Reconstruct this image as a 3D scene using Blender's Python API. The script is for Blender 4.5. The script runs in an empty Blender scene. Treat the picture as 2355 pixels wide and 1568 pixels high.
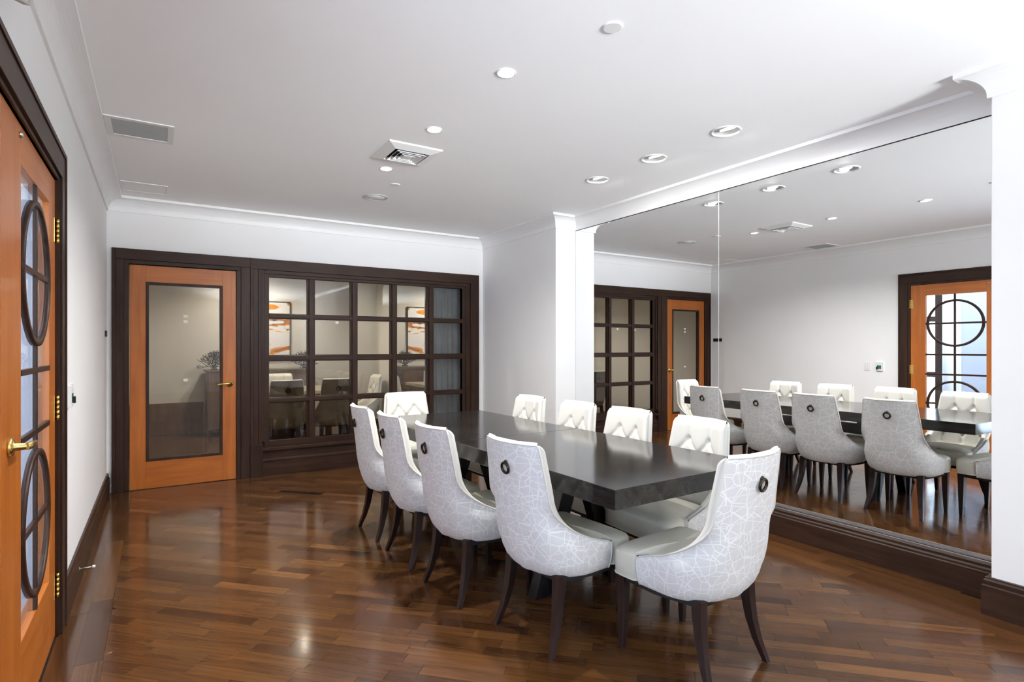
import bpy, bmesh, math, random
from mathutils import Vector, Matrix
random.seed(7)
PI = math.pi
S = bpy.context.scene
COL = S.collection

# ------------------------------------------------------------------ camera
FPX, W_PX, H_PX = 1296.0, 2355.0, 1568.0
cam_d = bpy.data.cameras.new('camera'); cam = bpy.data.objects.new('camera', cam_d); COL.objects.link(cam)
cam_d.sensor_fit = 'HORIZONTAL'; cam_d.sensor_width = 36.0
cam_d.lens = FPX / W_PX * 36.0
cam_d.shift_y = (798.0 - 784.0) / W_PX          # the horizon lies 14 px under the picture's centre
cam_d.clip_start = 0.02
YAW = math.atan((1177.5 - 363.0) / FPX)
cam.location = (0, 0, 1.36); cam.rotation_euler = (PI / 2, 0, -YAW)
S.camera = cam

# ------------------------------------------------------------------ world, daylight, added fill lights, exposure
world = bpy.data.worlds.new('World'); S.world = world; world.use_nodes = True
wb = world.node_tree.nodes['Background']
wb.inputs[0].default_value = (0.62, 0.78, 1.0, 1); wb.inputs[1].default_value = 1.0

def area(name, loc, rot, sx, sy, power, col=(1, 1, 1), spread=PI):
    d = bpy.data.lights.new(name, 'AREA'); d.shape = 'RECTANGLE'; d.size = sx; d.size_y = sy
    d.energy = power; d.color = col; d.spread = spread
    o = bpy.data.objects.new(name, d); COL.objects.link(o); o.location = loc; o.rotation_euler = rot
    return o
# daylight entering by the wide window in the long wall, behind the camera
area('window_daylight', (-0.70, -0.40, 1.30), (PI / 2 + math.radians(8), 0, -PI / 2), 3.0, 2.0, 2.5, (0.93, 0.96, 1.0), math.radians(130))
# added fill under the hall ceiling, no skylight there, brightens the chair backs
area('hall_fill', (-1.55, 2.9, 2.70), (0, math.radians(38), 0), 1.3, 2.4, 40, (0.72, 0.85, 1.0))
area('hall_end_fill', (-1.45, 0.46, 1.40), (PI / 2, 0, 0), 1.5, 2.2, 48, (0.62, 0.78, 1.0))  # added fill before the closed end wall, brightens the lining behind the door glass
# added upward fill outside the end wall, brightens the ceiling for even light
area('ceiling_fill', (2.33, -6.80, 0.95), (PI / 2 + math.radians(27), 0, 0), 1.10, 1.7, 125, (0.92, 0.965, 1.0), math.radians(50))
# daylight in the hall beyond the glazed door
area('hall_daylight', (-2.75, 5.2, 1.5), (PI / 2, 0, -PI / 2), 3.0, 2.2, 70, (0.70, 0.84, 1.0))

LAMP_D, LAMP_W = 18.0, 3.6          # power of the small downlights and of the angled mirror lamps
S.view_settings.view_transform = 'Standard'
S.view_settings.look = 'None'
S.view_settings.exposure = 1.05
S.view_settings.gamma = 1.0
S.view_settings.use_curve_mapping = False
try:
    S.cycles.use_denoising = True
    S.cycles.max_bounces = 8; S.cycles.diffuse_bounces = 6; S.cycles.glossy_bounces = 4
    S.cycles.transparent_max_bounces = 12; S.cycles.adaptive_threshold = 0.06; S.cycles.adaptive_min_samples = 20
    S.cycles.sample_clamp_indirect = 6.0
    S.cycles.caustics_reflective = True
except Exception:
    pass

# ------------------------------------------------------------------ node helpers
def new_mat(name):
    m = bpy.data.materials.new(name); m.use_nodes = True
    nt = m.node_tree; b = nt.nodes['Principled BSDF']
    return m, nt, b
def N(nt, t, **kw):
    n = nt.nodes.new(t)
    for k, v in kw.items(): setattr(n, k, v)
    return n
def ramp(nt, fac, stops):
    r = N(nt, 'ShaderNodeValToRGB'); e = r.color_ramp.elements
    e[0].position, e[0].color = stops[0][0], (*stops[0][1], 1)
    e[1].position, e[1].color = stops[-1][0], (*stops[-1][1], 1)
    for p, c in stops[1:-1]:
        x = e.new(p); x.color = (*c, 1)
    nt.links.new(fac, r.inputs[0]); return r.outputs[0]
def bump(nt, b, h, strength, dist=0.002):
    n = N(nt, 'ShaderNodeBump'); n.inputs['Strength'].default_value = strength; n.inputs['Distance'].default_value = dist
    nt.links.new(h, n.inputs['Height']); nt.links.new(n.outputs[0], b.inputs['Normal'])
def coords(nt, scale=(1, 1, 1), kind='Object', loc=(0, 0, 0)):
    c = N(nt, 'ShaderNodeTexCoord'); mp = N(nt, 'ShaderNodeMapping')
    mp.inputs['Scale'].default_value = scale; mp.inputs['Location'].default_value = loc
    nt.links.new(c.outputs[kind], mp.inputs[0]); return mp.outputs[0]
def noise(nt, vec, scale, detail=4, rough=0.55, dist=0):
    n = N(nt, 'ShaderNodeTexNoise'); n.inputs['Scale'].default_value = scale; n.inputs['Detail'].default_value = detail
    n.inputs['Roughness'].default_value = rough; n.inputs['Distortion'].default_value = dist
    if vec is not None: nt.links.new(vec, n.inputs['Vector'])
    return n.outputs['Fac']
def math_n(nt, op, a, b=None, c=None):
    n = N(nt, 'ShaderNodeMath', operation=op)
    for i, v in enumerate((a, b, c)):
        if v is None: continue
        if isinstance(v, (int, float)): n.inputs[i].default_value = v
        else: nt.links.new(v, n.inputs[i])
    return n.outputs[0]

def plain(name, col, rough=0.5, metal=0.0, spec=0.5, coat=0.0, noise_amt=0.04, nscale=6, bumpy=0.0, bscale=120):
    m, nt, b = new_mat(name)
    v = coords(nt)
    f = noise(nt, v, nscale, 3)
    lo = tuple(c * (1 - noise_amt) for c in col); hi = tuple(min(1, c * (1 + noise_amt)) for c in col)
    nt.links.new(ramp(nt, f, [(0.3, lo), (0.7, hi)]), b.inputs['Base Color'])
    b.inputs['Roughness'].default_value = rough; b.inputs['Metallic'].default_value = metal
    b.inputs['Specular IOR Level'].default_value = spec
    if coat:
        b.inputs['Coat Weight'].default_value = coat; b.inputs['Coat Roughness'].default_value = 0.08
    if bumpy: bump(nt, b, noise(nt, v, bscale, 2), bumpy, 0.001)
    return m
def wood(name, c0, c1, c2, axis='z', rough=0.3, scale=1.0, coat=0.2, bumpy=0.05, spec=0.5):
    m, nt, b = new_mat(name)
    st = {'x': (1.2, 16, 16), 'y': (16, 1.2, 16), 'z': (16, 16, 1.2)}[axis]
    v = coords(nt, tuple(s * scale for s in st))
    f = noise(nt, v, 1.6, 6, 0.6, 0.6)
    g = noise(nt, coords(nt, (2.2, 2.2, 2.2)), 1.3, 2)
    s = math_n(nt, 'ADD', math_n(nt, 'MULTIPLY', f, 0.75), math_n(nt, 'MULTIPLY', g, 0.3))
    nt.links.new(ramp(nt, s, [(0.32, c0), (0.52, c1), (0.72, c2)]), b.inputs['Base Color'])
    b.inputs['Roughness'].default_value = rough; b.inputs['Specular IOR Level'].default_value = spec
    if coat:
        b.inputs['Coat Weight'].default_value = coat; b.inputs['Coat Roughness'].default_value = 0.12
    if bumpy: bump(nt, b, f, bumpy, 0.001)
    return m
def glass(name, tint=(1, 1, 1), refl=1.0, rough=0.0):
    m = bpy.data.materials.new(name); m.use_nodes = True; nt = m.node_tree
    nt.nodes.clear(); out = N(nt, 'ShaderNodeOutputMaterial')
    mix = N(nt, 'ShaderNodeMixShader'); t = N(nt, 'ShaderNodeBsdfTransparent'); g = N(nt, 'ShaderNodeBsdfGlossy')
    t.inputs[0].default_value = (*tint, 1); g.inputs['Roughness'].default_value = rough
    ge = N(nt, 'ShaderNodeNewGeometry'); dt = N(nt, 'ShaderNodeVectorMath', operation='DOT_PRODUCT')
    nt.links.new(ge.outputs['Incoming'], dt.inputs[0]); nt.links.new(ge.outputs['Normal'], dt.inputs[1])
    inv = math_n(nt, 'SUBTRACT', 1.0, math_n(nt, 'ABSOLUTE', dt.outputs['Value']))
    f = math_n(nt, 'MULTIPLY', math_n(nt, 'MULTIPLY_ADD', math_n(nt, 'POWER', inv, 5.0), 0.96, 0.04), refl)   # Fresnel reflectance of glass
    nt.links.new(f, mix.inputs[0]); nt.links.new(t.outputs[0], mix.inputs[1]); nt.links.new(g.outputs[0], mix.inputs[2])
    nt.links.new(mix.outputs[0], out.inputs[0]); return m
def emit(name, col, strength):
    m = bpy.data.materials.new(name); m.use_nodes = True; nt = m.node_tree
    b = nt.nodes['Principled BSDF']; b.inputs['Base Color'].default_value = (*col, 1)
    b.inputs['Emission Color'].default_value = (*col, 1); b.inputs['Emission Strength'].default_value = strength
    return m

M = {}
M['wall'] = plain('wall_paint', (0.90, 0.90, 0.90), 0.6, spec=0.3, noise_amt=0.012, nscale=2, bumpy=0.05, bscale=220)
M['ceil'] = plain('ceiling_paint', (0.94, 0.94, 0.94), 0.7, spec=0.2, noise_amt=0.01, nscale=1.5)
M['trimw'] = plain('white_trim_paint', (0.90, 0.90, 0.90), 0.4, noise_amt=0.01)
M['espresso'] = wood('espresso_wood', (0.024, 0.0115, 0.008), (0.041, 0.020, 0.013), (0.060, 0.031, 0.020), 'z', 0.38, coat=0.0, spec=0.22)
M['espresso_x'] = wood('espresso_wood_level', (0.024, 0.0115, 0.008), (0.041, 0.020, 0.013), (0.060, 0.031, 0.020), 'x', 0.38, coat=0.0, spec=0.22)
M['espresso_y'] = wood('espresso_wood_long', (0.024, 0.0115, 0.008), (0.041, 0.020, 0.013), (0.060, 0.031, 0.020), 'y', 0.36, coat=0.0, spec=0.22)
M['cherry'] = wood('cherry_door_wood', (0.36, 0.092, 0.009), (0.46, 0.128, 0.013), (0.56, 0.172, 0.020), 'z', 0.38, 0.8, coat=0.1)
M['cherry_x'] = wood('cherry_door_wood_level', (0.36, 0.092, 0.009), (0.46, 0.128, 0.013), (0.56, 0.172, 0.020), 'x', 0.38, 0.8, coat=0.1)
M['cherry_y'] = wood('cherry_door_wood_depth', (0.36, 0.092, 0.009), (0.46, 0.128, 0.013), (0.56, 0.172, 0.020), 'y', 0.38, 0.8, coat=0.1)
M['brass'] = plain('polished_brass', (0.83, 0.60, 0.20), 0.16, 1.0, noise_amt=0.03)
M['bronze'] = plain('dark_bronze', (0.07, 0.055, 0.04), 0.35, 1.0)
M['chrome'] = plain('chrome', (0.75, 0.75, 0.76), 0.12, 1.0)
M['leather'] = plain('cream_leather', (0.72, 0.70, 0.645), 0.42, noise_amt=0.02, nscale=9, bumpy=0.12, bscale=260)
M['seat'] = plain('seat_leather', (0.64, 0.62, 0.53), 0.38, noise_amt=0.02, nscale=9, bumpy=0.12, bscale=260)
M['leg'] = wood('dark_leg_wood', (0.012, 0.006, 0.006), (0.022, 0.011, 0.010), (0.034, 0.017, 0.015), 'z', 0.28, 2.0)
M['black'] = plain('black_cloth', (0.012, 0.012, 0.012), 0.9)
M['table'] = wood('black_stained_oak', (0.010, 0.009, 0.008), (0.018, 0.016, 0.0145), (0.030, 0.027, 0.024), 'y', 0.12, 1.3, coat=0.0, bumpy=0.0, spec=0.4)
M['table_base'] = plain('black_lacquer', (0.009, 0.009, 0.010), 0.18)
M['mirror'] = plain('mirror_silver', (0.90, 0.91, 0.91), 0.0, 1.0, noise_amt=0.0)
M['mirror_edge'] = plain('mirror_bevel', (0.85, 0.88, 0.88), 0.35, 0.4)
M['dark_metal'] = plain('dark_channel', (0.03, 0.03, 0.03), 0.4, 0.8)
M['alu'] = plain('satin_aluminium', (0.62, 0.60, 0.58), 0.3, 0.9)
M['plastic'] = plain('white_plastic', (0.82, 0.82, 0.81), 0.35, noise_amt=0.01)
M['grille'] = plain('grille_paint', (0.55, 0.55, 0.54), 0.5, noise_amt=0.02)
M['duct'] = plain('duct_black', (0.02, 0.02, 0.02), 0.8)
M['lcd'] = plain('green_screen', (0.03, 0.16, 0.10), 0.2)
M['sign'] = plain('black_sign', (0.02, 0.017, 0.015), 0.4)
M['pane'] = glass('clear_glass', (0.94, 0.94, 0.93), 1.0)
M['door_pane'] = glass('door_glass', (0.95, 0.96, 0.97), 0.8)
M['lens'] = emit('lamp_lens', (1.0, 0.985, 0.95), 1.1)
M['lens_far'] = emit('far_lamp_lens', (1.0, 0.86, 0.62), 10.0)
M['can'] = plain('lamp_can', (0.32, 0.32, 0.31), 0.5, 0.0)

# patterned upholstery: pale grey cloth crossed by a mesh of white lines
m, nt, b = new_mat('crackle_cloth'); M['cloth'] = m
vec = coords(nt)
uvn = N(nt, 'ShaderNodeUVMap'); uvn.uv_map = 'cloth'
def vor(scale, off, st=(1, 1, 1), rot=0.0):
    n = N(nt, 'ShaderNodeTexVoronoi', feature='DISTANCE_TO_EDGE', voronoi_dimensions='2D'); n.inputs['Scale'].default_value = scale
    a = N(nt, 'ShaderNodeMapping'); a.inputs['Location'].default_value = off; a.inputs['Scale'].default_value = st; a.inputs['Rotation'].default_value = (0, 0, rot)
    nt.links.new(uvn.outputs[0], a.inputs[0]); nt.links.new(a.outputs[0], n.inputs['Vector']); return n.outputs['Distance']
l1 = math_n(nt, 'LESS_THAN', vor(17, (0, 0, 0)), 0.030)
l2 = math_n(nt, 'LESS_THAN', vor(17, (3.3, 1.7, 0), (.45, 1.2, 1), .6), 0.024)
l3 = math_n(nt, 'LESS_THAN', vor(17, (7.7, 4.2, 0), (1.2, .45, 1), .35), 0.024)
ln = math_n(nt, 'MAXIMUM', math_n(nt, 'MAXIMUM', l1, l2), l3)
wv = noise(nt, vec, 420, 2)
cl = ramp(nt, noise(nt, vec, 5, 3), [(0.3, (0.69, 0.685, 0.675)), (0.7, (0.74, 0.735, 0.725))])
mx = N(nt, 'ShaderNodeMix', data_type='RGBA'); nt.links.new(ln, mx.inputs['Factor']); nt.links.new(cl, mx.inputs['A'])
mx.inputs['B'].default_value = (0.88, 0.875, 0.86, 1)
nt.links.new(mx.outputs['Result'], b.inputs['Base Color']); b.inputs['Roughness'].default_value = 0.75
b.inputs['Sheen Weight'].default_value = 0.15
bump(nt, b, math_n(nt, 'ADD', math_n(nt, 'MULTIPLY', wv, 0.4), ln), 0.15, 0.0008)

# parquet: each piece its own tone, grain along the piece
m, nt, b = new_mat('parquet'); M['parquet'] = m
oi = N(nt, 'ShaderNodeObjectInfo'); at = N(nt, 'ShaderNodeAttribute'); at.attribute_name = 'tone'
tone = math_n(nt, 'FRACT', math_n(nt, 'ADD', oi.outputs['Random'], at.outputs['Fac']))
uv = N(nt, 'ShaderNodeUVMap'); uv.uv_map = 'grain'
sh = N(nt, 'ShaderNodeVectorMath', operation='SCALE'); cx = N(nt, 'ShaderNodeCombineXYZ')
cx.inputs[0].default_value = 1; cx.inputs[1].default_value = 0.7; cx.inputs[2].default_value = 1.3
nt.links.new(cx.outputs[0], sh.inputs[0]); nt.links.new(math_n(nt, 'MULTIPLY', oi.outputs['Random'], 41.0), sh.inputs['Scale'])
ad = N(nt, 'ShaderNodeVectorMath', operation='ADD'); nt.links.new(uv.outputs[0], ad.inputs[0]); nt.links.new(sh.outputs[0], ad.inputs[1])
def stretch(sx, sy):
    mp = N(nt, 'ShaderNodeMapping'); mp.inputs['Scale'].default_value = (sx, sy, 1); nt.links.new(ad.outputs[0], mp.inputs[0]); return mp.outputs[0]
g1 = noise(nt, stretch(2.2, 45), 1.0, 7, 0.65, 1.2)
g2 = noise(nt, stretch(1.0, 9), 1.0, 3, 0.5, 0.8)
base = ramp(nt, tone, [(0.0, (0.014, 0.008, 0.006)), (0.012, (0.062, 0.025, 0.010)), (0.35, (0.088, 0.036, 0.0125)), (0.65, (0.106, 0.044, 0.0145)), (0.94, (0.122, 0.052, 0.0165)), (1.0, (0.17, 0.075, 0.024))])
gr = ramp(nt, math_n(nt, 'ADD', math_n(nt, 'MULTIPLY', g1, 0.7), math_n(nt, 'MULTIPLY', g2, 0.4)), [(0.33, (0.42, 0.36, 0.30)), (0.5, (0.95, 0.93, 0.9)), (0.72, (1.35, 1.35, 1.35))])
mu = N(nt, 'ShaderNodeMix', data_type='RGBA', blend_type='MULTIPLY'); mu.inputs['Factor'].default_value = 1
nt.links.new(base, mu.inputs['A']); nt.links.new(gr, mu.inputs['B']); nt.links.new(mu.outputs['Result'], b.inputs['Base Color'])
geo = N(nt, 'ShaderNodeNewGeometry')
wear = noise(nt, geo.outputs['Position'], 1.7, 5, 0.6)
rr = N(nt, 'ShaderNodeMapRange'); rr.inputs['From Min'].default_value = 0.35; rr.inputs['From Max'].default_value = 0.75
rr.inputs['To Min'].default_value = 0.11; rr.inputs['To Max'].default_value = 0.24; nt.links.new(wear, rr.inputs[0])
nt.links.new(rr.outputs[0], b.inputs['Roughness']); b.inputs['Specular IOR Level'].default_value = 0.45
b.inputs['Coat Weight'].default_value = 0.10; b.inputs['Coat Roughness'].default_value = 0.10
bump(nt, b, math_n(nt, 'ADD', math_n(nt, 'MULTIPLY', g1, 0.25), noise(nt, geo.outputs['Position'], 7, 3)), 0.05, 0.003)

# abstract canvas: sweeping orange, rust and dark strokes on white
m, nt, b = new_mat('abstract_canvas'); M['canvas'] = m
v = coords(nt, (1, 1, 1))
f1 = noise(nt, coords(nt, (0.8, 1, 2.6), loc=(1.3, 0, 0.4)), 1.5, 4, 0.5, 1.4)
f2 = noise(nt, coords(nt, (1, 1, 2.2), loc=(7, 0, 3)), 2.4, 5, 0.6, 1.2)
c1 = ramp(nt, f1, [(0.0, (0.75, 0.75, 0.77)), (0.44, (0.78, 0.78, 0.80)), (0.45, (0.78, 0.36, 0.03)), (0.475, (0.70, 0.27, 0.02)), (0.50, (0.36, 0.10, 0.012)), (0.54, (0.60, 0.22, 0.03)), (0.56, (0.06, 0.035, 0.02)), (0.59, (0.78, 0.77, 0.78)), (1.0, (0.8, 0.8, 0.8))])
c2 = ramp(nt, f2, [(0.0, (0.9, 0.9, 0.9)), (0.62, (1, 1, 1)), (0.65, (0.25, 0.18, 0.12)), (1.0, (0.1, 0.07, 0.05))])
mu = N(nt, 'ShaderNodeMix', data_type='RGBA', blend_type='MULTIPLY'); mu.inputs['Factor'].default_value = 1
nt.links.new(c1, mu.inputs['A']); nt.links.new(c2, mu.inputs['B']); nt.links.new(mu.outputs['Result'], b.inputs['Base Color'])
b.inputs['Roughness'].default_value = 0.6
M['far_wall'] = plain('far_room_paint', (0.62, 0.595, 0.54), 0.6, noise_amt=0.02, nscale=2)
M['far_ceil'] = plain('far_room_ceiling', (0.70, 0.67, 0.60), 0.6, noise_amt=0.02, nscale=2)
M['far_floor'] = wood('far_room_floor', (0.06, 0.03, 0.015), (0.10, 0.05, 0.022), (0.15, 0.08, 0.035), 'x', 0.2, 0.6)
M['walnut'] = wood('walnut_veneer', (0.085, 0.048, 0.022), (0.13, 0.075, 0.035), (0.18, 0.11, 0.055), 'z', 0.3, 0.8)
M['tan'] = wood('pale_table_wood', (0.42, 0.36, 0.26), (0.50, 0.44, 0.33), (0.58, 0.52, 0.41), 'x', 0.25, 0.7)
M['brown_cloth'] = plain('brown_upholstery', (0.16, 0.11, 0.06), 0.7, noise_amt=0.12, nscale=14)
M['coral'] = plain('dark_coral', (0.03, 0.027, 0.025), 0.6)
M['curtain'] = plain('grey_drape', (0.20, 0.215, 0.23), 0.8, noise_amt=0.15, nscale=5)
M['paper'] = plain('paper_tag', (0.85, 0.82, 0.70), 0.7)
M['hall_wall'] = plain('hall_paint', (0.70, 0.72, 0.76), 0.5, noise_amt=0.02)
M['hall_grey'] = plain('hall_grey_paint', (0.48, 0.50, 0.54), 0.5, noise_amt=0.02)
M['hall_floor'] = plain('hall_stone', (0.32, 0.33, 0.36), 0.2, noise_amt=0.15, nscale=3)
M['subfloor'] = plain('joint_filler', (0.02, 0.011, 0.007), 0.6)

# ------------------------------------------------------------------ mesh helpers
def tag(o, label=None, cat=None, group=None, kind=None):
    if label: o['label'] = label
    if cat: o['category'] = cat
    if group: o['group'] = group
    if kind: o['kind'] = kind
    return o
def empty(name, loc=(0, 0, 0), rz=0.0, **kw):
    o = bpy.data.objects.new(name, None); COL.objects.link(o); o.location = loc; o.rotation_euler = (0, 0, rz)
    o.empty_display_size = 0.1
    return tag(o, **kw)
class MB:
    def __init__(s): s.v = []; s.f = []; s.sm = []
    def add(s, vs, fs, smooth=False):
        k = len(s.v); s.v += [tuple(p) for p in vs]
        for f in fs: s.f.append(tuple(i + k for i in f)); s.sm.append(smooth)
        return s
    def box(s, x0, x1, y0, y1, z0, z1):
        x0, x1 = min(x0, x1), max(x0, x1); y0, y1 = min(y0, y1), max(y0, y1); z0, z1 = min(z0, z1), max(z0, z1)
        return s.add([(x0, y0, z0), (x1, y0, z0), (x1, y1, z0), (x0, y1, z0), (x0, y0, z1), (x1, y0, z1), (x1, y1, z1), (x0, y1, z1)],
                     [(3, 2, 1, 0), (4, 5, 6, 7), (0, 1, 5, 4), (1, 2, 6, 5), (2, 3, 7, 6), (3, 0, 4, 7)])
    def prism(s, poly, z0, z1):
        n = len(poly)
        return s.add([(x, y, z0) for x, y in poly] + [(x, y, z1) for x, y in poly],
                     [tuple(range(n - 1, -1, -1)), tuple(range(n, 2 * n))] + [(i, (i + 1) % n, (i + 1) % n + n, i + n) for i in range(n)])
    def rings(s, rs, smooth=True, cap0=True, cap1=True, closed=True):
        n = len(rs[0]); k = len(s.v); s.v += [tuple(p) for r in rs for p in r]
        for j in range(len(rs) - 1):
            for i in range(n if closed else n - 1):
                i2 = (i + 1) % n
                s.f.append((k + j * n + i, k + j * n + i2, k + (j + 1) * n + i2, k + (j + 1) * n + i)); s.sm.append(smooth)
        if cap0: s.f.append(tuple(k + i for i in range(n - 1, -1, -1))); s.sm.append(False)
        if cap1: s.f.append(tuple(k + (len(rs) - 1) * n + i for i in range(n))); s.sm.append(False)
        return s
    def lathe(s, prof, c, axis='z', n=24, smooth=True, cap0=True, cap1=True):
        rs = []
        for r, h in prof:
            ring = []
            for i in range(n):
                a = 2 * PI * i / n; x, y = r * math.cos(a), r * math.sin(a)
                p = {'z': (x, y, h), 'y': (x, h, -y), 'x': (h, x, y)}[axis]
                ring.append((c[0] + p[0], c[1] + p[1], c[2] + p[2]))
            rs.append(ring)
        return s.rings(rs, smooth, cap0, cap1)
    def tube(s, pts, r, n=8, closed=False, smooth=True):
        P = [Vector(p) for p in pts]; m = len(P); rs = []; prev = None
        for i in range(m):
            a = P[(i - 1) % m] if (closed or i > 0) else P[i]; c = P[(i + 1) % m] if (closed or i < m - 1) else P[i]
            t = (c - a).normalized()
            if prev is None:
                u = t.orthogonal().normalized()
            else:
                u = (prev - t * prev.dot(t)); u = u.normalized() if u.length > 1e-6 else t.orthogonal().normalized()
            prev = u; w = t.cross(u); rad = r[i] if isinstance(r, (list, tuple)) else r
            rs.append([P[i] + (u * math.cos(2 * PI * k / n) + w * math.sin(2 * PI * k / n)) * rad for k in range(n)])
        if closed: rs.append(rs[0]); return s.rings(rs, smooth, False, False)
        return s.rings(rs, smooth)
    def build(s, name, mat, parent=None, bev=0.0, seg=2, world=True, label=None):
        me = bpy.data.meshes.new(name)
        vs = s.v
        if parent is not None and world:
            L = parent_origin(parent)
            vs = [(x - L[0], y - L[1], z - L[2]) for x, y, z in vs]
        me.from_pydata(vs, [], s.f); me.polygons.foreach_set('use_smooth', s.sm)
        if bev:
            bm = bmesh.new(); bm.from_mesh(me)
            es = [e for e in bm.edges if len(e.link_faces) == 2 and e.calc_face_angle(0) > 0.6]
            bmesh.ops.bevel(bm, geom=es, offset=bev, segments=seg, affect='EDGES', profile=0.6, clamp_overlap=True)
            bm.to_mesh(me); bm.free()
        me.update()
        me.materials.append(M[mat])
        o = bpy.data.objects.new(name, me); COL.objects.link(o)
        if parent is not None: o.parent = parent
        if label: o['label'] = label
        return o
def parent_origin(p):
    x, y, z = p.location
    while p.parent is not None:
        p = p.parent; x += p.location[0]; y += p.location[1]; z += p.location[2]
    return (x, y, z)
def B(name, mat, parent, *d, bev=0.0, label=None):
    return MB().box(*d).build(name, mat, parent, bev, label=label)
def copy_tree(o, parent=None):
    c = o.copy(); COL.objects.link(c)
    if parent is not None: c.parent = parent
    for ch in list(o.children): copy_tree(ch, c)
    return c
def sweep(path, prof, right=True):
    """mitred sweep of profile [(distance into the room, z)] along a plan polyline"""
    n = len(path); nor = []
    for i in range(n - 1):
        dx, dy = path[i + 1][0] - path[i][0], path[i + 1][1] - path[i][1]; L = math.hypot(dx, dy)
        nor.append((dy / L, -dx / L) if right else (-dy / L, dx / L))
    rs = []
    for i in range(n):
        a = nor[max(0, i - 1)]; c = nor[min(n - 2, i)]
        k = 1 + a[0] * c[0] + a[1] * c[1]; mx_, my_ = (a[0] + c[0]) / k, (a[1] + c[1]) / k
        rs.append([(path[i][0] + d * mx_, path[i][1] + d * my_, z) for d, z in prof])
    return MB().rings(rs, smooth=False)

# ------------------------------------------------------------------ room dimensions
XL, XR, XM = -0.402, 3.59, 3.855        # left wall, pillar faces, mirror plane
YB, YN = 6.43, -6.5                      # partition wall, end wall behind the camera
YP, YQ = 4.835, 1.13                     # far and near pillar edges
H = 2.76
T = 0.14

# ------------------------------------------------------------------ floor: parquet laid on the diagonal with a straight border
floor = B('floor', 'subfloor', None, XL - T, 4.1, YN - 0.3, YB + 0.02, -0.12, -0.0025)
tag(floor, 'glossy brown parquet floor laid on the diagonal', 'floor', kind='structure')
def proj(x, y):
    ex, ey = x, y; w = ex * math.sin(YAW) + ey * math.cos(YAW); r = ex * math.cos(YAW) - ey * math.sin(YAW)
    if w < 0.25: return None
    return (1177.5 + FPX * r / w, 798 + FPX * 1.36 / w)
def screen_area(poly):
    q = [proj(*p) for p in poly]
    if any(p is None for p in q): return 0
    if not any(-40 < p[0] < 2395 and p[1] < 1600 for p in q): return 0
    return abs(sum(q[i][0] * q[(i + 1) % len(q)][1] - q[(i + 1) % len(q)][0] * q[i][1] for i in range(len(q)))) / 2
def clip(poly, x0, x1, y0, y1):
    for ax, lim, sg in ((0, x0, 1), (0, x1, -1), (1, y0, 1), (1, y1, -1)):
        out = []
        for i in range(len(poly)):
            a, c = poly[i], poly[(i + 1) % len(poly)]
            da, dc = sg * (a[ax] - lim), sg * (c[ax] - lim)
            if da >= 0: out.append(a)
            if da * dc < 0:
                t = da / (da - dc); out.append((a[0] + t * (c[0] - a[0]), a[1] + t * (c[1] - a[1])))
        poly = out
        if len(poly) < 3: return []
    return poly
planks = []       # (polygon, grain direction)
BL, BR, BBK = XL + 0.20, XM - 0.07 - 0.43, YB - 0.22
wd = 0.0685; dg = (math.sqrt(.5), -math.sqrt(.5)); nn = (math.sqrt(.5), math.sqrt(.5))
rw = random.Random(3)
n0, n1 = -5.2, 7.6; row = 0
nv = n0
while nv < n1:
    s = -6.5 + rw.random() * 0.5
    while s < 7.6:
        L = rw.choice((0.28, 0.36, 0.45, 0.45, 0.56))
        P = [(s * dg[0] + nv * nn[0], s * dg[1] + nv * nn[1]), ((s + L) * dg[0] + nv * nn[0], (s + L) * dg[1] + nv * nn[1]),
             ((s + L) * dg[0] + (nv + wd) * nn[0], (s + L) * dg[1] + (nv + wd) * nn[1]), (s * dg[0] + (nv + wd) * nn[0], s * dg[1] + (nv + wd) * nn[1])]
        c = clip(P, BL, BR, YN, BBK)
        if c:
            ar = abs(sum(c[i][0] * c[(i + 1) % len(c)][1] - c[(i + 1) % len(c)][0] * c[i][1] for i in range(len(c)))) / 2
            if ar > 4e-4: planks.append((c, dg))
        s += L
    nv += wd
def border(x0, x1, y0, y1, along, k):
    w_ = ((x1 - x0) if along == 'y' else (y1 - y0)) / k
    for i in range(k):
        s = (y0 if along == 'y' else x0); e = (y1 if along == 'y' else x1)
        s -= rw.random() * 0.5
        while s < e:
            L = rw.choice((0.7, 0.9, 1.1)); a, c = max(s, y0 if along == 'y' else x0), min(s + L, e)
            if c - a > 0.02:
                if along == 'y': planks.append(([(x0 + i * w_, a), (x0 + (i + 1) * w_, a), (x0 + (i + 1) * w_, c), (x0 + i * w_, c)], (0, 1)))
                else: planks.append(([(a, y0 + i * w_), (c, y0 + i * w_), (c, y0 + (i + 1) * w_), (a, y0 + (i + 1) * w_)], (1, 0)))
            s += L
border(XL, BL, YN, YB, 'y', 2); border(BR, XM, YN, YB, 'y', 5); border(BL, BR, BBK, YB, 'x', 3)
planks.sort(key=lambda p: -screen_area(p[0]))
def plank_geo(poly, org=(0, 0)):
    n = len(poly); cx_ = sum(p[0] for p in poly) / n; cy_ = sum(p[1] for p in poly) / n
    vs = []
    for k, (ins, z) in enumerate(((0.0011, 0.0), (0.0002, -0.0010), (0.0002, -0.003))):
        for x, y in poly:
            d = math.hypot(x - cx_, y - cy_); f = 1 - min(0.3, ins * 1.4 / max(d, 1e-4))
            vs.append((cx_ + (x - cx_) * f - org[0], cy_ + (y - cy_) * f - org[1], z))
    fs = [tuple(range(n))]
    for k in (0, 1):
        fs += [(k * n + i, (k + 1) * n + i, (k + 1) * n + (i + 1) % n, k * n + (i + 1) % n) for i in range(n)]
    area2 = sum(poly[i][0] * poly[(i + 1) % n][1] - poly[(i + 1) % n][0] * poly[i][1] for i in range(n))
    if area2 < 0: fs = [tuple(reversed(f)) for f in fs]
    return vs, fs
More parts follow.
